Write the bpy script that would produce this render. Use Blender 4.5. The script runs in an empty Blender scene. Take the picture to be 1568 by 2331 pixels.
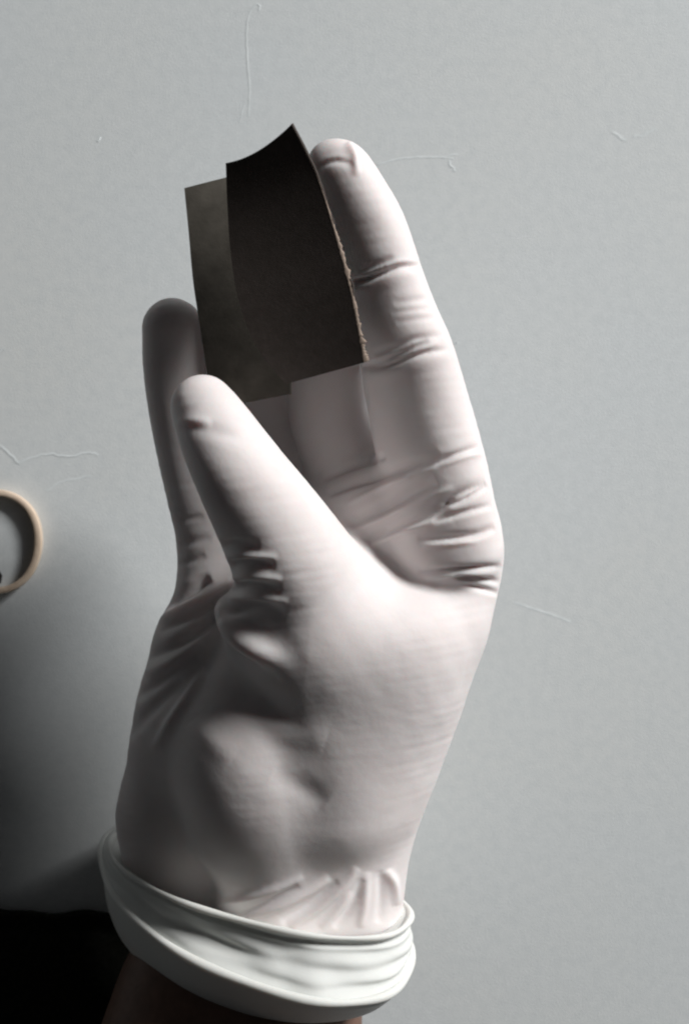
import bpy, math, random
import numpy as np
from mathutils import Vector

random.seed(4)
rng = np.random.default_rng(7)
scene = bpy.context.scene
col = scene.collection
MM = 0.001

# ------------------------------------------------------------------ camera, world, lamp, exposure
CAM_H = 500.0                      # mm above the board
SCALE = 0.132                      # mm on the board per unit of the layout grid (1568 x 2330 units fill the frame)
BZ = 39.5                          # height of the board's surface in the layout frame
GW, GH = 1568.0, 2330.0
cam_data = bpy.data.cameras.new('camera')
cam = bpy.data.objects.new('camera', cam_data)
col.objects.link(cam)
cam.location = (0, 0, (CAM_H - BZ) * MM)
cam_data.sensor_fit = 'VERTICAL'
cam_data.angle = 2 * math.atan(GH * SCALE / 2 / CAM_H)
cam_data.clip_start = 0.01
cam_data.clip_end = 50
cam_data.dof.use_dof = True
cam_data.dof.focus_distance = 0.375
cam_data.dof.aperture_fstop = 16.0
scene.camera = cam

world = bpy.data.worlds.new('World')
scene.world = world
world.use_nodes = True
bg = world.node_tree.nodes['Background']
bg.inputs['Color'].default_value = (0.96, 0.97, 1.0, 1)
bg.inputs['Strength'].default_value = 0.021

LAMP_AZ, LAMP_EL, LAMP_D = math.radians(39), math.radians(27), 2.2
ld = bpy.data.lights.new('window_light', 'AREA')
ld.shape = 'RECTANGLE'
ld.size = 0.55
ld.size_y = 0.62
ld.energy = 70
ld.color = (1.0, 0.985, 0.97)
lamp = bpy.data.objects.new('window_light', ld)
col.objects.link(lamp)
ldir = Vector((math.cos(LAMP_EL) * math.cos(LAMP_AZ), math.cos(LAMP_EL) * math.sin(LAMP_AZ), math.sin(LAMP_EL)))
lamp.location = ldir * LAMP_D + Vector((0, 0, 0.05))
lamp.rotation_euler = ldir.to_track_quat('Z', 'Y').to_euler()

scene.cycles.filter_width = 2.2
scene.view_settings.view_transform = 'Standard'
scene.view_settings.look = 'None'
scene.view_settings.exposure = 0
scene.view_settings.gamma = 1


# ------------------------------------------------------------------ helpers
def at(x, y, z):
    """layout grid position seen at height z (mm) -> world position in mm"""
    k = SCALE * (CAM_H - z) / CAM_H
    return np.array([(x - GW / 2) * k, (GH / 2 - y) * k, z])


def grid_of(P):
    k = SCALE * (CAM_H - P[:, 2]) / CAM_H
    return P[:, 0] / k + GW / 2, GH / 2 - P[:, 1] / k


def unit(z):
    return SCALE * (CAM_H - z) / CAM_H


def mesh_obj(name, verts, faces, mat, parent=None, smooth=True):
    """verts in mm"""
    me = bpy.data.meshes.new(name)
    v = (np.asarray(verts, dtype=np.float32) - np.float32([0, 0, BZ])) * np.float32(MM)
    if isinstance(faces, np.ndarray) and faces.ndim == 2:
        n, m = faces.shape
        me.vertices.add(len(v))
        me.vertices.foreach_set('co', v.ravel())
        me.loops.add(n * m)
        me.loops.foreach_set('vertex_index', faces.astype(np.int32).ravel())
        me.polygons.add(n)
        me.polygons.foreach_set('loop_start', np.arange(0, n * m, m, dtype=np.int32))
        me.update(calc_edges=True)
        me.validate()
    else:
        me.from_pydata([tuple(map(float, p)) for p in v], [], [tuple(map(int, f)) for f in faces])
        me.update()
    me.polygons.foreach_set('use_smooth', [smooth] * len(me.polygons))
    o = bpy.data.objects.new(name, me)
    col.objects.link(o)
    if mat:
        me.materials.append(mat)
    if parent:
        o.parent = parent
    return o


def tag(o, label=None, cat=None, group=None, kind=None):
    if label: o['label'] = label
    if cat: o['category'] = cat
    if group: o['group'] = group
    if kind: o['kind'] = kind
    return o


def spline(pts, n):
    """Catmull-Rom through pts, n samples"""
    P = np.asarray(pts, float)
    P = np.vstack([2 * P[0] - P[1], P, 2 * P[-1] - P[-2]])
    m = len(P) - 3
    t = np.linspace(0, m - 1e-9, n)
    i = t.astype(int)
    f = (t - i)[:, None]
    a, b, c, d = P[i], P[i + 1], P[i + 2], P[i + 3]
    return 0.5 * (2 * b + (c - a) * f + (2 * a - 5 * b + 4 * c - d) * f ** 2 + (3 * b - a - 3 * c + d) * f ** 3)


# ------------------------------------------------------------------ materials
def new_mat(name):
    m = bpy.data.materials.new(name)
    m.use_nodes = True
    nt = m.node_tree
    return m, nt, nt.nodes['Principled BSDF']


def mottled(name, c1, c2, scale, rough, bump=0.0, bump_scale=None, bump_dist=0.0004, detail=6, spec=0.5, sss=0, sss_r=(1, .4, .3), sss_s=0.004):
    m, nt, p = new_mat(name)
    tc = nt.nodes.new('ShaderNodeTexCoord')
    nz = nt.nodes.new('ShaderNodeTexNoise')
    nz.inputs['Scale'].default_value = scale
    nz.inputs['Detail'].default_value = detail
    nt.links.new(tc.outputs['Object'], nz.inputs['Vector'])
    cr = nt.nodes.new('ShaderNodeValToRGB')
    cr.color_ramp.elements[0].position = 0.32
    cr.color_ramp.elements[1].position = 0.68
    cr.color_ramp.elements[0].color = (*c1, 1)
    cr.color_ramp.elements[1].color = (*c2, 1)
    nt.links.new(nz.outputs['Fac'], cr.inputs['Fac'])
    nt.links.new(cr.outputs['Color'], p.inputs['Base Color'])
    p.inputs['Roughness'].default_value = rough
    p.inputs['Specular IOR Level'].default_value = spec
    if sss:
        p.inputs['Subsurface Weight'].default_value = sss
        p.inputs['Subsurface Radius'].default_value = sss_r
        p.inputs['Subsurface Scale'].default_value = sss_s
    if bump:
        n2 = nt.nodes.new('ShaderNodeTexNoise')
        n2.inputs['Scale'].default_value = bump_scale
        n2.inputs['Detail'].default_value = 4
        nt.links.new(tc.outputs['Object'], n2.inputs['Vector'])
        b = nt.nodes.new('ShaderNodeBump')
        b.inputs['Strength'].default_value = bump
        b.inputs['Distance'].default_value = bump_dist
        nt.links.new(n2.outputs['Fac'], b.inputs['Height'])
        nt.links.new(b.outputs['Normal'], p.inputs['Normal'])
    return m


def overlay(m, scale, lo_c, amount, detail=3):
    """mix a second, larger colour variation into the base colour"""
    nt = m.node_tree
    p = nt.nodes['Principled BSDF']
    src = p.inputs['Base Color'].links[0].from_socket
    tc = nt.nodes.new('ShaderNodeTexCoord')
    nz = nt.nodes.new('ShaderNodeTexNoise')
    nz.inputs['Scale'].default_value = scale
    nz.inputs['Detail'].default_value = detail
    nt.links.new(tc.outputs['Object'], nz.inputs['Vector'])
    mr = nt.nodes.new('ShaderNodeMapRange')
    mr.inputs['From Min'].default_value = 0.4
    mr.inputs['From Max'].default_value = 0.72
    mr.inputs['To Max'].default_value = amount
    nt.links.new(nz.outputs['Fac'], mr.inputs['Value'])
    mx = nt.nodes.new('ShaderNodeMix')
    mx.data_type = 'RGBA'
    nt.links.new(mr.outputs['Result'], mx.inputs['Factor'])
    nt.links.new(src, mx.inputs['A'])
    mx.inputs['B'].default_value = (*lo_c, 1)
    nt.links.new(mx.outputs['Result'], p.inputs['Base Color'])


M_board = mottled('painted_board', (0.575, 0.612, 0.627), (0.62, 0.655, 0.665), 1300, 0.62, 0.5, 1900, 0.00012, spec=0.3, detail=3)
M_mark = mottled('pale_mark', (0.57, 0.61, 0.62), (0.66, 0.70, 0.71), 500, 0.7, spec=0.2)  # tone of the creases, slightly paler than the board around them
overlay(M_board, 9, (0.625, 0.645, 0.635), 0.8)
overlay(M_board, 350, (0.53, 0.567, 0.58), 0.5, 5)
M_glove = mottled('latex', (0.76, 0.715, 0.713), (0.80, 0.757, 0.752), 60, 0.62, 0.25, 420, 0.0003, spec=0.25, sss=0.3)
overlay(M_glove, 45, (0.70, 0.645, 0.635), 0.7, 5)
M_cuff = mottled('latex_double', (0.70, 0.71, 0.68), (0.74, 0.75, 0.72), 60, 0.6, 0.2, 420, 0.0003, spec=0.25, sss=0.25, sss_r=(1, .8, .7), sss_s=0.003)
M_skin = mottled('brown_skin', (0.13, 0.072, 0.05), (0.18, 0.10, 0.07), 300, 0.5, 0.3, 900, 0.0003)
M_dark = mottled('black_brown_leather', (0.046, 0.038, 0.033), (0.057, 0.047, 0.042), 500, 0.8, 0.2, 1500, 0.0002, spec=0.2)
M_grey = mottled('grey_brown_leather', (0.066, 0.060, 0.050), (0.100, 0.091, 0.077), 210, 0.8, 0.2, 1200, 0.0002, spec=0.2)
M_fray = mottled('frayed_fibre', (0.22, 0.17, 0.135), (0.34, 0.27, 0.22), 900, 0.9)
M_ring = mottled('beige_ring', (0.66, 0.52, 0.39), (0.74, 0.60, 0.47), 300, 0.6, 0.3, 900, 0.0003)
M_cloth = mottled('black_cloth', (0.014, 0.015, 0.011), (0.024, 0.025, 0.020), 700, 0.95, 0.5, 2500, 0.0003, spec=0.1)
M_scrap = mottled('black_scrap', (0.010, 0.010, 0.012), (0.02, 0.02, 0.022), 300, 0.6)

# ------------------------------------------------------------------ the board
nb = 60
xs = np.linspace(-600, 600, nb)
gx, gy = np.meshgrid(xs, xs, indexing='ij')
gz = 0.02 * np.sin(gx * 0.021 + 1) * np.cos(gy * 0.017)
V = np.stack([gx, gy, gz - 0.03 + BZ], -1).reshape(-1, 3)
idx = np.arange(nb * nb).reshape(nb, nb)
F = np.stack([idx[:-1, :-1], idx[1:, :-1], idx[1:, 1:], idx[:-1, 1:]], -1).reshape(-1, 4)
board = mesh_obj('table_top', V, F, M_board)
tag(board, 'pale blue grey painted board with fine scratches and dents', kind='structure')


def crease(pts, w=1.1, h=0.35, wob=1.5):
    """a raised wrinkle in the paint: a low ridge beside a lower lip"""
    pts = [at(x, y, BZ) for x, y in pts]
    n = max(8, int(sum(np.linalg.norm(pts[i + 1] - pts[i]) for i in range(len(pts) - 1)) / 1.2))
    c = spline(pts, n)
    c[:, :2] += rng.normal(0, 0.12 * wob, (n, 2))
    t = np.gradient(c, axis=0)
    t /= np.linalg.norm(t, axis=1)[:, None] + 1e-9
    nrm = np.stack([-t[:, 1], t[:, 0], 0 * t[:, 0]], 1)
    h = h * 0.2
    w = w * 0.6
    env = np.sin(np.linspace(0.12, math.pi - 0.12, n)) ** 0.5 * rng.uniform(0.55, 1.0, n)
    prof = [(-1, -0.4), (-0.45, 0.55), (0, 1.0), (0.35, 0.6), (1.2, -0.4)]
    V, F = [], []
    for i in range(n):
        for a, b in prof:
            p = c[i] + nrm[i] * a * w * 0.5
            p[2] = BZ + b * h * env[i]
            V.append(p)
    for i in range(n - 1):
        for j in range(4):
            F.append((i * 5 + j, i * 5 + j + 1, i * 5 + 6 + j, i * 5 + 5 + j))
    return mesh_obj('crease', V, F, M_mark, board)


crease([(566, 265), (568, 200), (563, 120), (562, 60), (570, 24)], 1.0, 0.30, 0.5)
crease([(568, 26), (582, 12), (591, 12), (589, 24)], 1.1, 0.45)
crease([(548, 280), (552, 255), (557, 238)], 0.9, 0.15)
crease([(858, 374), (910, 362), (960, 358), (1010, 358), (1032, 362)], 1.0, 0.3, 0.5)
crease([(1012, 362), (1026, 352), (1044, 352)], 1.0, 0.35)
crease([(1020, 366), (1026, 380), (1036, 388)], 1.2, 0.45)
crease([(1392, 298), (1402, 306), (1416, 316), (1424, 318)], 1.6, 0.35)
crease([(1440, 312), (1470, 304), (1490, 292)], 1.2, 0.15)
crease([(222, 324), (226, 316), (229, 310)], 1.2, 0.3)
crease([(-10, 1012), (10, 1022), (28, 1040), (44, 1056)], 1.4, 0.35)
crease([(44, 1056), (70, 1044), (104, 1034), (140, 1038), (176, 1036), (205, 1030), (222, 1036)], 1.1, 0.4)
crease([(104, 1118), (150, 1094), (205, 1084)], 1.0, 0.14)
crease([(-4, 798), (8, 794)], 1.0, 0.3)
crease([(1170, 1372), (1220, 1388), (1262, 1402), (1298, 1416)], 1.4, 0.25, 0.4)
crease([(1036, 782), (1044, 780)], 1.0, 0.25)

# ------------------------------------------------------------------ beige ring and the black scrap inside it
n = 160
V, F = [], []
prof = []
rw, rh, rb = 0.95, 3.2, 0.5
for k in range(16):
    a = 2 * math.pi * k / 16
    sx, sz = math.cos(a), math.sin(a)
    px = rw * math.copysign(abs(sx) ** 0.35, sx)
    pz = rh / 2 + rh / 2 * math.copysign(abs(sz) ** 0.35, sz)
    prof.append((px, pz))
cx, cy = at(-8, 1233, BZ + 3)[:2]
for i in range(n):
    a = 2 * math.pi * i / n
    ex, ey = 11.1 * math.cos(a), 13.9 * math.sin(a)
    ex, ey = ex + 0.5 * math.cos(2 * a + 0.6), ey + 0.4 * math.sin(3 * a)
    rot = -0.16
    dx, dy = ex * math.cos(rot) - ey * math.sin(rot), ex * math.sin(rot) + ey * math.cos(rot)
    nx, ny = math.cos(a) / 12.2, math.sin(a) / 15.3
    l = math.hypot(nx, ny)
    nx, ny = nx / l, ny / l
    nx, ny = nx * math.cos(rot) - ny * math.sin(rot), nx * math.sin(rot) + ny * math.cos(rot)
    wv = 1 + 0.06 * math.sin(3 * a + 1)
    for px, pz in prof:
        V.append((cx + dx + nx * px * wv, cy + dy + ny * px * wv, pz - 0.05 + BZ))
for i in range(n):
    for j in range(16):
        F.append((i * 16 + j, ((i + 1) % n) * 16 + j, ((i + 1) % n) * 16 + (j + 1) % 16, i * 16 + (j + 1) % 16))
ring = mesh_obj('ring', V, F, M_ring)
tag(ring, 'beige oval ring lying on the pale board at the left edge', 'ring')

sc = [at(*p, BZ) for p in [(-40, 1296), (-14, 1292), (0, 1298), (7, 1310), (4, 1326), (-10, 1334), (-38, 1330)]]
V = [(p[0], p[1], z) for z in (BZ, BZ + 1.4) for p in sc]
m = len(sc)
F = [tuple(range(m, 2 * m))] + [(i, (i + 1) % m, m + (i + 1) % m, m + i) for i in range(m)]
scrap = mesh_obj('scrap', V, F, M_scrap, smooth=False)
tag(scrap, 'tiny black scrap lying inside the beige ring', 'scrap')

# ------------------------------------------------------------------ black cloth in the lower left corner
nu, nv = 90, 70
us = np.linspace(0, 1, nu)
V = []
rows = []
for j in range(nv):
    t = j / (nv - 1)
    for i in range(nu):
        x = -900 + 1390 * us[i]
        edge = 2064 + 0.06 * max(x, -300) + 6 * math.sin(x * 0.02) + 3 * math.sin(x * 0.053 + 1)
        if t < 0.3:                       # rolled hem
            a = (t / 0.3) * math.pi
            y = edge + 14 - 14 * math.sin(a) * 1.0
            z = 2.2 - 2.2 * math.cos(a)
        else:
            s = (t - 0.3) / 0.7
            y = edge + 14 + 800 * s
            z = 4.4 - 2.0 * math.exp(-((s - 0.025) / 0.012) ** 2) + 1.6 * math.sin(7 * s + x * 0.006) * s + 6 * s
        V.append(at(x, y, z + BZ))
idx = np.arange(nu * nv).reshape(nv, nu)
F = np.stack([idx[:-1, :-1], idx[1:, :-1], idx[1:, 1:], idx[:-1, 1:]], -1).reshape(-1, 4)
cloth = mesh_obj('cloth', V, F, M_cloth)
tag(cloth, 'black cloth with a folded hem across the lower left corner of the board', 'cloth')

# ------------------------------------------------------------------ person: forearm
def tube(name, spine, radii_x, radii_z, mat, parent=None, nseg=72, bumps=0.0):
    S = spline(spine, 60)
    RX = spline(np.array(radii_x)[:, None], 60)[:, 0]
    RZ = spline(np.array(radii_z)[:, None], 60)[:, 0]
    T = np.gradient(S, axis=0)
    T /= np.linalg.norm(T, axis=1)[:, None]
    V = []
    for i in range(60):
        side = np.cross(T[i], (0, 0, 1.0))
        side /= np.linalg.norm(side)
        up = np.cross(side, T[i])
        for k in range(nseg):
            a = 2 * math.pi * k / nseg
            V.append(S[i] + side * RX[i] * math.cos(a) + up * RZ[i] * math.sin(a))
    F = []
    for i in range(59):
        for k in range(nseg):
            F.append((i * nseg + k, i * nseg + (k + 1) % nseg, (i + 1) * nseg + (k + 1) % nseg, (i + 1) * nseg + k))
    F.append(tuple(range(nseg)))
    F.append(tuple(59 * nseg + k for k in range(nseg))[::-1])
    return mesh_obj(name, V, F, mat, parent)


person = tube('person', [at(640, 1960, 82), at(610, 2110, 79), at(560, 2250, 76), at(490, 2480, 78), at(340, 2900, 82), at(100, 3500, 88)],
              [14, 24, 31, 33, 36, 40], [8, 13, 22, 26, 30, 36], M_skin)
tag(person, "person's forearm and hand in a white latex glove pinching two dark strips", 'person')

# ------------------------------------------------------------------ glove: signed distance sculpt
H = 0.45                                    # cell size in mm
lo = np.array([-70.0, -115.0, 48.0])
hi = np.array([52.0, 96.0, 172.0])
NX, NY, NZ = (np.ceil((hi - lo) / H).astype(int) + 1)
AX = [lo[i] + H * np.arange(n_, dtype=np.float32) for i, n_ in enumerate((NX, NY, NZ))]


def smin(a, b, k):
    h = np.maximum(k - np.abs(a - b), 0) / k
    return np.minimum(a, b) - h * h * k * 0.25


class Field:
    def __init__(self):
        self.f = np.full((NX, NY, NZ), 60.0, np.float32)

    def box(self, p0, p1, pad):
        s = []
        for i in range(3):
            a = int(max(0, math.floor((p0[i] - pad - lo[i]) / H)))
            b = int(min((NX, NY, NZ)[i], math.ceil((p1[i] + pad - lo[i]) / H) + 1))
            s.append(slice(a, max(a, b)))
        return tuple(s)

    def cone(self, p0, r0, p1, r1, k=4.0, pad=0.0):
        """tapered capsule"""
        p0, p1 = np.asarray(p0, float), np.asarray(p1, float)
        s = self.box(np.minimum(p0 - r0, p1 - r1), np.maximum(p0 + r0, p1 + r1), max(k, pad) + 4)
        x = AX[0][s[0]][:, None, None] - np.float32(p0[0])
        y = AX[1][s[1]][None, :, None] - np.float32(p0[1])
        z = AX[2][s[2]][None, None, :] - np.float32(p0[2])
        d = (p1 - p0).astype(np.float32)
        t = np.clip((x * d[0] + y * d[1] + z * d[2]) / float(d @ d), 0, 1)
        q = np.sqrt((x - t * d[0]) ** 2 + (y - t * d[1]) ** 2 + (z - t * d[2]) ** 2)
        q -= (r0 + (r1 - r0) * t)
        self.f[s] = smin(self.f[s], q, k)
        return self

    def chain(self, pts, k=4.0):
        """pts: (x, y, z, radius in grid units at that height)"""
        if len(pts) > 2:
            pts = spline(pts, len(pts) * 5)
        w = [(at(*p[:3]), p[3] * unit(p[2])) for p in pts]
        R = max(r for _, r in w)
        C = np.array([c for c, _ in w])
        bx = self.box(C.min(0) - R, C.max(0) + R, k + 4)
        tmp = Field.__new__(Field)
        tmp.f = np.full((NX, NY, NZ), 60.0, np.float32)
        for (a, ra), (b, rb_) in zip(w, w[1:]):
            tmp.cone(a, ra, b, rb_, 0.4, k)
        self.f[bx] = smin(self.f[bx], tmp.f[bx], k)
        return self

    def ell(self, c, r, k=6.0, rot=0.0, sub=False):
        c = np.asarray(c, float)
        R = max(r)
        s = self.box(c - R, c + R, k + 4)
        x = AX[0][s[0]][:, None, None] - np.float32(c[0])
        y = AX[1][s[1]][None, :, None] - np.float32(c[1])
        z = AX[2][s[2]][None, None, :] - np.float32(c[2])
        cr, sr = math.cos(rot), math.sin(rot)
        u, v = x * cr + y * sr, -x * sr + y * cr
        k0 = np.sqrt((u / r[0]) ** 2 + (v / r[1]) ** 2 + (z / r[2]) ** 2)
        k1 = np.sqrt((u / r[0] ** 2) ** 2 + (v / r[1] ** 2) ** 2 + (z / r[2] ** 2) ** 2) + 1e-6
        q = np.maximum(k0 * (k0 - 1) / k1, (k0 - 1) * min(r))
        if sub:
            self.f[s] = -smin(-self.f[s], q, k)
        else:
            self.f[s] = smin(self.f[s], q, k)
        return self


# palm slab, heel of the hand, wrist
palm = Field()
palm.chain([(1030, 1232, 112, 106), (1045, 1300, 108, 95), (1010, 1430, 105, 96), (964, 1560, 101, 96), (926, 1670, 99, 96), (882, 1780, 96, 96),
            (848, 1885, 92, 96), (822, 1970, 89, 96), (800, 2140, 83, 96)], 5)
palm.chain([(900, 1400, 100, 110), (860, 1560, 98, 125), (785, 1850, 93, 118)], 5)
palm.chain([(850, 1200, 95, 98), (760, 1560, 97, 140), (690, 1850, 92.5, 155)], 5)
palm.chain([(675, 1215, 92, 90), (610, 1560, 98, 140), (580, 1850, 91, 160)], 5)
palm.chain([(504, 1252, 89, 90), (478, 1400, 91, 90), (436, 1600, 90, 122), (418, 1850, 78, 142)], 5)
palm.chain([(770, 1930, 91, 135), (768, 2010, 88, 140), (750, 2140, 83, 140)], 5)
palm.chain([(640, 1830, 91.5, 165), (655, 2010, 87, 165), (640, 2140, 84, 170)], 5)
palm.chain([(418, 1850, 78, 142), (425, 1960, 75, 140), (450, 2090, 74, 118)], 5)
palm.ell(at(600, 1705, 103), (18, 20, 12.9), 14.0)
palm.chain([(690, 1180, 93, 85), (850, 1140, 103, 100), (990, 1130, 110, 104)], 8)
palm.chain([(720, 1240, 90, 95), (870, 1215, 99, 102), (1000, 1220, 107, 100)], 8)
palm.ell(at(440, 1470, 95), (8, 9, 10), 6.0, 0.5)
# thumb ball and the web to the index finger
ball = Field()
ball.chain([(775, 1810, 98, 160), (755, 1600, 103, 178), (735, 1430, 111, 165)], 12)
ball.chain([(735, 1430, 111, 155), (900, 1452, 113, 120), (1008, 1402, 110, 78)], 9)
ball.chain([(850, 1670, 99, 140), (900, 1560, 105.5, 142), (945, 1470, 107, 112)], 13)
ball.chain([(640, 1380, 113, 105), (700, 1460, 112, 130)], 6)
lobe = Field()
lobe.chain([(520, 1388, 116, 30), (530, 1422, 121.5, 31), (562, 1458, 124.5, 31), (615, 1486, 125.5, 28), (680, 1496, 121.5, 30), (740, 1496, 115, 32)], 3)
ball.chain([(566, 1425, 112, 64), (650, 1455, 112, 90)], 4)
ball.f = smin(ball.f, lobe.f, 3.5)
palm.f = smin(palm.f, ball.f, 4.0)
del lobe
del ball

thumb = Field()
thumb.chain([(462, 926, 133, 73), (500, 995, 137, 90), (556, 1092, 138, 106), (640, 1230, 128, 130), (735, 1400, 111, 160)], 3)


def two_facet(F_, pts, k=4.5, a=0.38, za=0.37, rr=0.80):
    """finger with a flat front facet turned to the left: a high right rail and a low left rail"""
    for sgn, zz in ((1, za), (-1, -0.12)):
        q = [(x + sgn * a * r_, y + sgn * 0.12 * r_, z + zz * r_ * unit(z), r_ * (1 - a) * 1.03) for x, y, z, r_ in pts]
        F_.chain(q, k)
    F_.chain([(x, y, z, r_ * rr) for x, y, z, r_ in pts], k)


index = Field()
two_facet(index, [(1026, 1235, 112, 112), (990, 1075, 115, 120), (950, 905, 119, 113), (925, 795, 123, 103), (893, 705, 125, 96),
                  (868, 615, 127, 88), (828, 492, 129, 84), (774, 380, 131, 68)])
# unseen depth added under the finger to block light onto the middle finger
index.chain([(1026, 1235, 104, 100), (985, 1075, 106, 100), (942, 905, 110, 94), (916, 795, 114, 86), (884, 705, 117, 78), (860, 615, 121, 68)], 5)
middle = Field()
middle.chain([(850, 1200, 95, 92), (752, 960, 98, 91), (730, 770, 106, 90), (655, 600, 113, 76), (620, 490, 115, 68)], 3)
ringf = Field()
ringf.chain([(675, 1215, 90, 88), (598, 960, 87, 86), (560, 780, 98, 80), (545, 660, 106, 72), (530, 570, 108, 64)], 3)
pinky = Field()
pinky.chain([(504, 1255, 89, 90), (442, 1060, 93, 76), (404, 890, 98, 71), (394, 748, 102, 70)], 3)

f = palm.f
f = smin(f, thumb.f, 6.0)
fing = smin(smin(smin(index.f, middle.f, 0.9), ringf.f, 0.9), pinky.f, 0.9)
f = smin(f, fing, 3.0)
del palm, thumb, index, middle, ringf, pinky, fing


def surface_nets(f):
    ins = f < 0
    c = ins[:-1, :-1, :-1].astype(np.int8)
    tot = np.zeros_like(c)
    for dx in (0, 1):
        for dy in (0, 1):
            for dz in (0, 1):
                tot += ins[dx:NX - 1 + dx, dy:NY - 1 + dy, dz:NZ - 1 + dz]
    act = (tot > 0) & (tot < 8)
    ijk = np.argwhere(act)
    vid = np.full(act.shape, -1, np.int32)
    vid[act] = np.arange(len(ijk))
    corner = {}
    for dx in (0, 1):
        for dy in (0, 1):
            for dz in (0, 1):
                corner[dx, dy, dz] = f[ijk[:, 0] + dx, ijk[:, 1] + dy, ijk[:, 2] + dz]
    acc = np.zeros((len(ijk), 3))
    cnt = np.zeros(len(ijk))
    for a, va in corner.items():
        for ax in range(3):
            if a[ax] == 0:
                b = list(a); b[ax] = 1; b = tuple(b)
                vb = corner[b]
                cross = (va < 0) != (vb < 0)
                t = va[cross] / (va[cross] - vb[cross])
                p = np.tile(np.array(a, float), (cross.sum(), 1))
                p[:, ax] += t
                acc[cross] += p
                cnt[cross] += 1
    P = lo + H * (ijk + acc / cnt[:, None])
    Q = []
    for ax in range(3):
        sl0 = [slice(1, -1)] * 3; sl1 = [slice(1, -1)] * 3
        sl0[ax] = slice(0, -1); sl1[ax] = slice(1, None)
        a, b = ins[tuple(sl0)], ins[tuple(sl1)]
        e = np.argwhere(a != b)
        flip = a[tuple(e.T)]
        off = np.ones(3, int); off[ax] = 0
        e = e + off
        u, v = (ax + 1) % 3, (ax + 2) % 3
        q = []
        for du, dv in ((-1, -1), (0, -1), (0, 0), (-1, 0)):
            g = e.copy(); g[:, u] += du; g[:, v] += dv
            q.append(vid[g[:, 0], g[:, 1], g[:, 2]])
        q = np.stack(q, 1)
        q[~flip] = q[~flip][:, ::-1]
        Q.append(q)
    return P, np.vstack(Q)


P, Q = surface_nets(f)
E = np.vstack([Q[:, [0, 1]], Q[:, [1, 2]], Q[:, [2, 3]], Q[:, [3, 0]]])


def laplace(P, lam):
    n_ = len(P)
    s = np.zeros_like(P)
    c = np.bincount(E[:, 0], minlength=n_) + np.bincount(E[:, 1], minlength=n_)
    for i in range(3):
        s[:, i] = np.bincount(E[:, 0], P[E[:, 1], i], n_) + np.bincount(E[:, 1], P[E[:, 0], i], n_)
    return P + lam * (s / c[:, None] - P)


def normals(P):
    a = np.cross(P[Q[:, 2]] - P[Q[:, 0]], P[Q[:, 3]] - P[Q[:, 1]])
    n_ = np.zeros_like(P)
    for k in range(4):
        for i in range(3):
            n_[:, i] += np.bincount(Q[:, k], a[:, i], len(P))
    return n_ / (np.linalg.norm(n_, axis=1)[:, None] + 1e-12)


for _ in range(4):
    P = laplace(P, 0.6)
    P = laplace(P, -0.55)

# --- wrinkles: strokes pressed into the side of the glove that faces up (the palm side)
N = normals(P)
gx_, gy_ = grid_of(P)
B = 8.0
bi = np.clip((gx_ / B).astype(int) + 4, 0, 219)
bj = np.clip((gy_ / B).astype(int) + 4, 0, 319)
zmax = np.full((220, 320), -1.0)
np.maximum.at(zmax, (bi, bj), P[:, 2])
zn = zmax.copy()
top = np.clip((P[:, 2] - (zn[bi, bj] - 9.0)) / 5.0, 0, 1)
facing = np.clip((N[:, 2] - 0.05) / 0.3, 0, 1) * top
D = np.zeros(len(P))


def stroke(pts, depth, w, w2=None, zr=None, taper=True):
    """depth mm (negative presses in), width in grid units; w2: width on the lower side"""
    global D
    pts = np.asarray(pts, float)
    n_ = 60
    c = spline(pts, n_)
    W = max(w, w2 or w) * 3.2
    m_ = (gx_ > c[:, 0].min() - W) & (gx_ < c[:, 0].max() + W) & (gy_ > c[:, 1].min() - W) & (gy_ < c[:, 1].max() + W) & (facing > 0)
    if zr:
        m_ &= (P[:, 2] > zr[0]) & (P[:, 2] < zr[1])
    ii = np.nonzero(m_)[0]
    if not len(ii):
        return
    dx = gx_[ii][:, None] - c[None, :, 0]
    dy = gy_[ii][:, None] - c[None, :, 1]
    d2 = dx * dx + dy * dy
    j = d2.argmin(1)
    t = np.gradient(c, axis=0)
    t /= np.linalg.norm(t, axis=1)[:, None] + 1e-9
    r = np.arange(len(ii))
    side = t[j, 0] * dy[r, j] - t[j, 1] * dx[r, j]
    ww = np.where(side > 0, w2 or w, w)
    env = np.sin(np.pi * np.clip(j / (n_ - 1), 0.0, 1)) ** 0.6 if taper else np.ones(len(ii))
    D[ii] += depth * np.exp(-d2[r, j] / (ww * ww)) * env * facing[ii]


# index finger
stroke([(785, 648), (825, 640), (868, 624), (912, 609), (965, 606)], -1.5, 8, 5)
stroke([(782, 646), (815, 640), (845, 632)], -0.9, 6)
stroke([(815, 622), (858, 604), (895, 586)], -0.6, 10, 6)
stroke([(815, 634), (862, 612), (905, 596), (955, 594)], 0.5, 5)
stroke([(780, 664), (840, 654), (900, 632), (960, 622)], 0.3, 14)
stroke([(800, 842), (860, 828), (910, 808), (945, 790), (975, 774)], -1.1, 7, 5)
stroke([(840, 842), (890, 830), (950, 808), (1024, 794)], -1.1, 7, 5)
stroke([(850, 830), (905, 816), (960, 794), (1000, 780)], 0.5, 5)
stroke([(850, 808), (900, 792), (945, 772), (1005, 764)], -0.7, 9, 5)
stroke([(800, 866), (870, 854), (950, 830), (1024, 812)], 0.3, 14)
stroke([(895, 690), (940, 684), (985, 678)], -0.3, 8)
stroke([(890, 712), (935, 706), (990, 700)], -0.25, 6)
stroke([(900, 735), (950, 726), (1000, 722)], -0.3, 7)
stroke([(715, 392), (738, 372), (765, 364), (802, 372)], -0.7, 6, 9)
stroke([(812, 400), (808, 355), (792, 322)], 0.8, 8)
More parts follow.
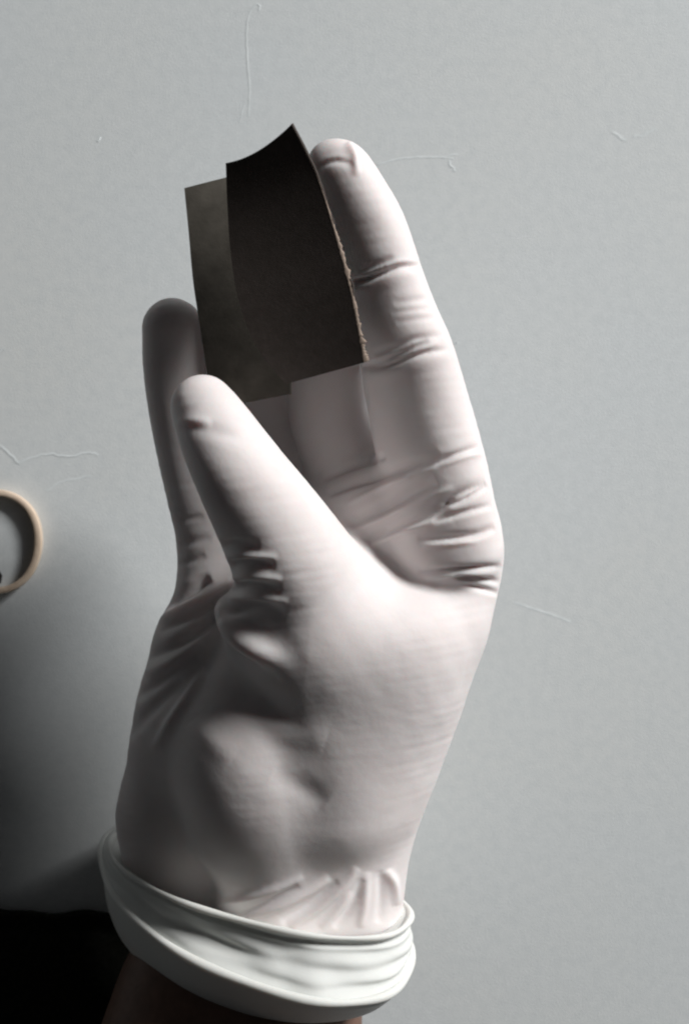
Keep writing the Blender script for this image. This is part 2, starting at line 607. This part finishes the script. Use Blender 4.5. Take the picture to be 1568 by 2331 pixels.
stroke([(712, 378), (745, 350), (790, 342)], -0.4, 14)
# palm creases fanning to the right edge
Zp = (84, 136)
stroke([(735, 1092), (800, 1062), (850, 1048), (880, 1040)], -1.30, 9, 6, Zp)
stroke([(745, 1128), (800, 1105), (860, 1088), (930, 1066), (1000, 1034)], -1.30, 16, 6, Zp)
stroke([(930, 1084), (975, 1062), (1030, 1040), (1090, 1018)], -1.41, 8, 5, Zp)
stroke([(790, 1146), (870, 1108), (950, 1074), (1010, 1046)], 0.75, 6, None, Zp)
stroke([(1000, 1060), (1050, 1040), (1100, 1030)], 0.54, 6, None, Zp)
stroke([(790, 1200), (860, 1168), (930, 1130), (995, 1100)], -1.73, 20, 6, Zp)
stroke([(815, 1206), (890, 1170), (960, 1138), (1030, 1108)], 0.75, 6, None, Zp)
stroke([(835, 1232), (900, 1206), (955, 1186), (1000, 1162), (1040, 1130), (1108, 1100)], -1.73, 12, 5, Zp)
stroke([(845, 1242), (905, 1216), (960, 1196), (1010, 1172)], 0.65, 6, None, Zp)
stroke([(1000, 1150), (1040, 1146), (1080, 1126), (1110, 1106)], -1.08, 6, 4, Zp)
stroke([(985, 1186), (1040, 1172), (1120, 1150)], -0.98, 8, 5, Zp)
stroke([(950, 1232), (1030, 1226), (1085, 1220), (1128, 1202)], -1.41, 12, 5, Zp)
stroke([(960, 1242), (1030, 1237), (1090, 1230)], 0.43, 6, None, Zp)
stroke([(880, 1210), (950, 1200), (1030, 1185)], 0.43, 12, None, Zp)
stroke([(950, 1304), (1020, 1301), (1080, 1297), (1142, 1290)], -1.41, 9, 5, (90, 130))
stroke([(1030, 1312), (1085, 1320), (1138, 1325)], -1.08, 7, 5, (90, 130))
stroke([(1050, 1332), (1100, 1342), (1138, 1352)], -0.86, 6, 5, (90, 130))
stroke([(960, 1314), (1040, 1309), (1130, 1308)], 0.43, 6, None, (90, 130))
# thumb: tip fold, wrinkles on the left flank, the pleat and the hollow under it
Zt = (112, 175)
stroke([(392, 985), (430, 972), (480, 978), (540, 992), (600, 984), (640, 985)], -0.35, 16, None, Zt)
stroke([(400, 965), (440, 958), (480, 962)], 0.5, 12, None, Zt)
stroke([(480, 1242), (530, 1244), (590, 1246)], -1.2, 14, 9, Zt)
stroke([(510, 1266), (560, 1264), (630, 1268)], 0.9, 8, None, Zt)
stroke([(500, 1292), (560, 1286), (625, 1288)], -1.4, 13, 10, Zt)
stroke([(515, 1318), (570, 1310), (640, 1316)], 1.0, 9, None, Zt)
stroke([(510, 1342), (570, 1336), (640, 1342)], -1.3, 12, 10, Zt)
stroke([(520, 1362), (580, 1358), (655, 1368)], 1.0, 8, None, Zt)
stroke([(500, 1392), (570, 1386), (650, 1398)], -1.8, 16, 12, Zt)
# left side of the palm: pulled folds from the thumb to the edge
Zl = (70, 135)
stroke([(360, 1396), (440, 1345), (462, 1330), (482, 1320)], -2.24, 14, 8, Zl)
stroke([(350, 1416), (450, 1365), (500, 1335), (540, 1320)], 1.40, 10, None, Zl)
stroke([(360, 1440), (430, 1405), (475, 1378), (500, 1362)], -0.98, 9, None, Zl)
stroke([(335, 1500), (410, 1465), (470, 1425), (500, 1400)], -1.54, 12, 9, Zl)
stroke([(330, 1535), (400, 1500), (460, 1460)], 0.98, 12, None, Zl)
stroke([(310, 1590), (380, 1540), (450, 1500)], -1.12, 12, None, Zl)
stroke([(290, 1680), (350, 1610), (420, 1550)], -0.98, 14, None, Zl)
stroke([(350, 1710), (390, 1640), (430, 1580), (470, 1520)], 1.12, 12, None, Zl)
stroke([(410, 1190), (438, 1180), (464, 1174)], -0.45, 9, None, (80, 125))
stroke([(410, 1245), (445, 1232), (480, 1222)], -0.45, 9, None, (80, 125))
stroke([(400, 1290), (440, 1274), (468, 1262)], -0.4, 9, None, (80, 125))
# heel of the hand
stroke([(440, 1640), (480, 1690), (530, 1730)], 0.4, 26, None, Zl)
stroke([(560, 1600), (640, 1660), (740, 1690)], 0.5, 30, None, Zl)
stroke([(620, 1760), (700, 1800), (740, 1830)], -0.5, 26, None, Zl)
# gathered folds above the cuff
for pts, dpt, w in [([(490, 2062), (560, 2046), (630, 2022), (690, 1995)], 1.1, 10), ([(560, 2090), (640, 2062), (700, 2030), (750, 1996)], 1.1, 10),
                    ([(660, 2110), (720, 2070), (780, 2020), (815, 1975)], 1.0, 10), ([(880, 1980), (895, 2010), (902, 2060)], 1.2, 10),
                    ([(820, 2110), (830, 2050), (836, 1985)], 0.8, 10), ([(730, 2110), (770, 2070), (800, 2030)], 0.6, 9),
                    ([(520, 2085), (600, 2060), (680, 2012)], -1.0, 9), ([(640, 2100), (710, 2055), (770, 2005)], -0.9, 9),
                    ([(760, 2110), (800, 2060), (826, 2000)], -0.8, 9), ([(860, 2100), (868, 2040), (866, 1980)], -0.8, 10),
                    ]:
    stroke(pts, dpt, w, None, (60, 130))

# loose film: slight unevenness everywhere
def soft_noise(P, s, seed, an=(1, 1, 1)):
    r = np.random.default_rng(seed)
    out = np.zeros(len(P))
    for _ in range(10):
        k = r.normal(0, 1, 3) * np.array(an) / s
        out += np.sin(P @ k + r.uniform(0, 6.28))
    return out / 10 ** 0.5


D += 0.07 * soft_noise(P, 8.0, 1) + 0.03 * soft_noise(P, 2.2, 2) + 0.035 * soft_noise(P, 1.1, 3, (0.3, 1.0, 0.5)) * (0.5 + 0.5 * soft_noise(P, 9.0, 4))
P = P + N * D[:, None]
P = laplace(P, 0.4)

glove = mesh_obj('glove', P, Q, M_glove, person)
print('glove verts', len(P), 'faces', len(Q))

# ------------------------------------------------------------------ cuff: folded-over band of the glove with its rolled rim
def ring3(left, right, front, zc, zf):
    a, b, fr = at(*left, zc - 5), at(*right, zc + 5), at(*front, zf)
    c = (a + b) / 2
    return c, (b - a) / 2, fr - c


NT = 200
th = np.linspace(0, 2 * math.pi, NT, endpoint=False)
stations = [  # left, right, front, zc, zf
    ((290, 1962), (890, 2075), (625, 2120), 82, 103),
    ((268, 1948), (908, 2068), (634, 2116), 82, 107.5),
    ((250, 1938), (925, 2066), (640, 2116), 82, 110.5),
    ((245, 1942), (926, 2082), (642, 2134), 82, 110.0),
    ((242, 1950), (922, 2092), (645, 2152), 81, 109.6),
    ((238, 1955), (926, 2105), (648, 2190), 80, 110.5),
    ((236, 1966), (920, 2112), (650, 2230), 79, 112),
    ((234, 1976), (920, 2132), (650, 2270), 78, 113.7),
    ((238, 2010), (916, 2150), (648, 2286), 77, 111),
    ((243, 2060), (904, 2168), (640, 2306), 76, 106),
    ((262, 2100), (890, 2186), (625, 2322), 75, 99),
    ((290, 2110), (865, 2170), (615, 2310), 75, 95),
]
fine = []
S = [np.concatenate(ring3(*s_)) for s_ in stations]
S = spline(S, 70)
V = []
for si, s_ in enumerate(S):
    c, u, v = s_[:3], s_[3:6], s_[6:]
    t = si / (len(S) - 1)
    out = (np.cos(th)[:, None] * u + np.sin(th)[:, None] * v)
    nrm = out / np.linalg.norm(out, axis=1)[:, None]
    band = math.exp(-((t - 0.52) / 0.17) ** 2)
    upper = math.exp(-((t - 0.14) / 0.10) ** 2)
    fold = np.clip(0.35 + np.sin(th), 0, 1) * band * (0.55 * np.sin(t * 60 + 2.2 * np.sin(th * 1.0 + 0.5)) * (0.6 + 0.4 * np.sin(2 * th)) - 0.7 * np.exp(-((th - 1.56) / 0.09) ** 2) + 0.6 * np.exp(-((th - 1.38) / 0.10) ** 2))
    fold = fold - 0.9 * math.exp(-((t - 0.27) / 0.04) ** 2)
    fold = fold + band * 0.5 * np.sin(th * 9 + t * 25) * np.clip(np.sin(th), 0, 1)
    fold = fold - 1.5 * math.exp(-((t - 0.47) / 0.06) ** 2) / (1 + np.exp(-(th - 1.72) / 0.06)) / (1 + np.exp((th - 2.75) / 0.12))
    fold = fold + 0.2 * np.sin(5 * th + 3 * t) + 0.12 * np.sin(9 * th + 1)
    V.append(c + out + nrm * fold[:, None])
V = np.vstack(V)
ns = len(S)
idx = np.arange(ns * NT).reshape(ns, NT)
F = np.stack([idx[:-1], np.roll(idx[:-1], -1, 1), np.roll(idx[1:], -1, 1), idx[1:]], -1).reshape(-1, 4)
cuff = mesh_obj('cuff', V, F, M_cuff, glove)
sm = cuff.modifiers.new('thickness', 'SOLIDIFY')
sm.thickness = 0.0005
sm.offset = -1


def ring_tube(name, st, r, parent, mat, wob=0.2):
    c, u, v = ring3(*st)
    V, F = [], []
    m_ = 12
    for i in range(NT):
        a = th[i]
        o = u * math.cos(a) + v * math.sin(a)
        p = c + o + o / np.linalg.norm(o) * (0.25 * math.sin(5 * a + 2) + 0.2 * math.sin(9 * a + 1))
        tan = -u * math.sin(a) + v * math.cos(a)
        tan /= np.linalg.norm(tan)
        e1 = o / np.linalg.norm(o)
        e2 = np.cross(tan, e1)
        e2 /= np.linalg.norm(e2)
        rr = r * (1 + wob * math.sin(7 * a) * math.sin(3 * a + 1))
        for k in range(m_):
            b = 2 * math.pi * k / m_
            V.append(p + e1 * rr * math.cos(b) + e2 * rr * math.sin(b))
    for i in range(NT):
        for k in range(m_):
            F.append((i * m_ + k, i * m_ + (k + 1) % m_, ((i + 1) % NT) * m_ + (k + 1) % m_, ((i + 1) % NT) * m_ + k))
    return mesh_obj(name, V, F, mat, parent)


ring_tube('cuff_fold', ((250, 1938), (925, 2066), (640, 2117), 82, 110.6), 0.75, glove, M_cuff, 0.3)
ring_tube('cuff_rim', ((234, 1976), (920, 2132), (650, 2266), 78, 114.2), 1.15, glove, M_cuff)

# ------------------------------------------------------------------ the two strips
def strip(name, left, right, thick, sag, mat, rough_right=0.0, nu=40, nv=90, seed=0, arc=0.0):
    """left/right: (x, y, z) from the top end to the bottom end; sag pushes the middle down (mm)"""
    r = np.random.default_rng(seed)
    L = spline([at(*p) for p in left], nv)
    R = spline([at(*p) for p in right], nv)
    jag = np.convolve(r.normal(0, 1, nv), [.25, .5, .25], 'same')
    G = np.zeros((nv, nu, 3))
    for j in range(nv):
        for i in range(nu):
            t = i / (nu - 1)
            p = L[j] * (1 - t) + R[j] * t
            if t > 0.9:
                p = p + (R[j] - L[j]) / np.linalg.norm(R[j] - L[j]) * jag[j] * rough_right * min(1, max(0, (j / nv - 0.3) / 0.2)) * (t - 0.9) / 0.1
            s = sag[0] + (sag[1] - sag[0]) * j / (nv - 1)
            p[2] -= s * 4 * t * (1 - t)
            p[1] -= arc * 4 * t * (1 - t) * (1 - j / (nv - 1)) ** 7
            G[j, i] = p
    du = np.gradient(G, axis=1)
    dv = np.gradient(G, axis=0)
    nn = np.cross(du, dv)
    nn /= np.linalg.norm(nn, axis=2)[..., None]
    nn *= np.sign(nn[..., 2:3])
    top_ = G.reshape(-1, 3)
    bot = (G - nn * thick).reshape(-1, 3)
    V = np.vstack([top_, bot])
    o = nu * nv
    idx = np.arange(o).reshape(nv, nu)
    F = [tuple(q) for q in np.stack([idx[:-1, :-1], idx[1:, :-1], idx[1:, 1:], idx[:-1, 1:]], -1).reshape(-1, 4)]
    F += [tuple(o + np.array(q)[::-1]) for q in F]
    bd = list(idx[0, :]) + list(idx[1:, -1]) + list(idx[-1, ::-1][1:]) + list(idx[::-1, 0][1:-1])
    for a, b in zip(bd, bd[1:] + bd[:1]):
        F.append((a, b, o + b, o + a))
    ob = mesh_obj(name, V, F, mat)
    es = ob.modifiers.new('edges', 'EDGE_SPLIT')
    es.split_angle = math.radians(50)
    return ob, R, L


s2, _, _ = strip('strip', [(420, 428, 125), (430, 530, 124), (440, 640, 123.5), (455, 740, 123.5), (470, 840, 124), (478, 930, 125)],
                 [(655, 372, 123), (660, 480, 126.5), (666, 600, 128.5), (666, 700, 129.5), (664, 800, 130), (660, 896, 130)],
                 0.9, (-0.8, 0.2), M_grey, seed=3)
tag(s2, 'grey brown strip behind the black one, its top left corner showing', 'strip')
s1, R1, L1 = strip('strip', [(514, 371, 137.5), (518, 470, 135), (526, 580, 134), (545, 690, 133.5), (585, 790, 133), (650, 874, 132.5)],
                   [(664, 282, 147), (697, 345, 145), (728, 412, 143.5), (768, 540, 142), (800, 660, 141), (820, 760, 139), (832, 824, 137)],
                   0.9, (0.5, 0.2), M_dark, rough_right=0.35, seed=5, arc=1.4)
tag(s1, 'black brown strip curling forward in front, its right edge frayed tan', 'strip')
# frayed tan fibres along the cut right edge
V, F = [], []
r = np.random.default_rng(11)
nF = 260
Rf = spline(R1, nF)
Lf = spline(L1, nF)
wv = np.abs(np.convolve(r.normal(0, 1, nF), np.ones(5) / 5, 'same'))
for i in range(nF):
    t = i / (nF - 1)
    o = Rf[i] - Lf[i]
    o /= np.linalg.norm(o)
    amp = np.clip((t - 0.3) / 0.25, 0, 1)
    w = 0.08 + amp * (0.24 + 0.65 * wv[i] * (0.3 + t))
    base = Rf[i] - o * (0.25 + amp * 0.25 * wv[i])
    for dz, s_ in ((0.02, 0), (0.05, 0.6), (-0.45, 1.0), (-0.8, 0.5)):
        p = base + o * w * s_ * 1.4
        p = p + np.array([0, 0, dz])
        V.append(p)
for i in range(nF - 1):
    for k in range(3):
        F.append((i * 4 + k, i * 4 + k + 1, i * 4 + 5 + k, i * 4 + 4 + k))
fray = mesh_obj('frayed_edge', V, F, M_fray, s1)
fray['label'] = 'frayed tan fibres along the cut right edge'
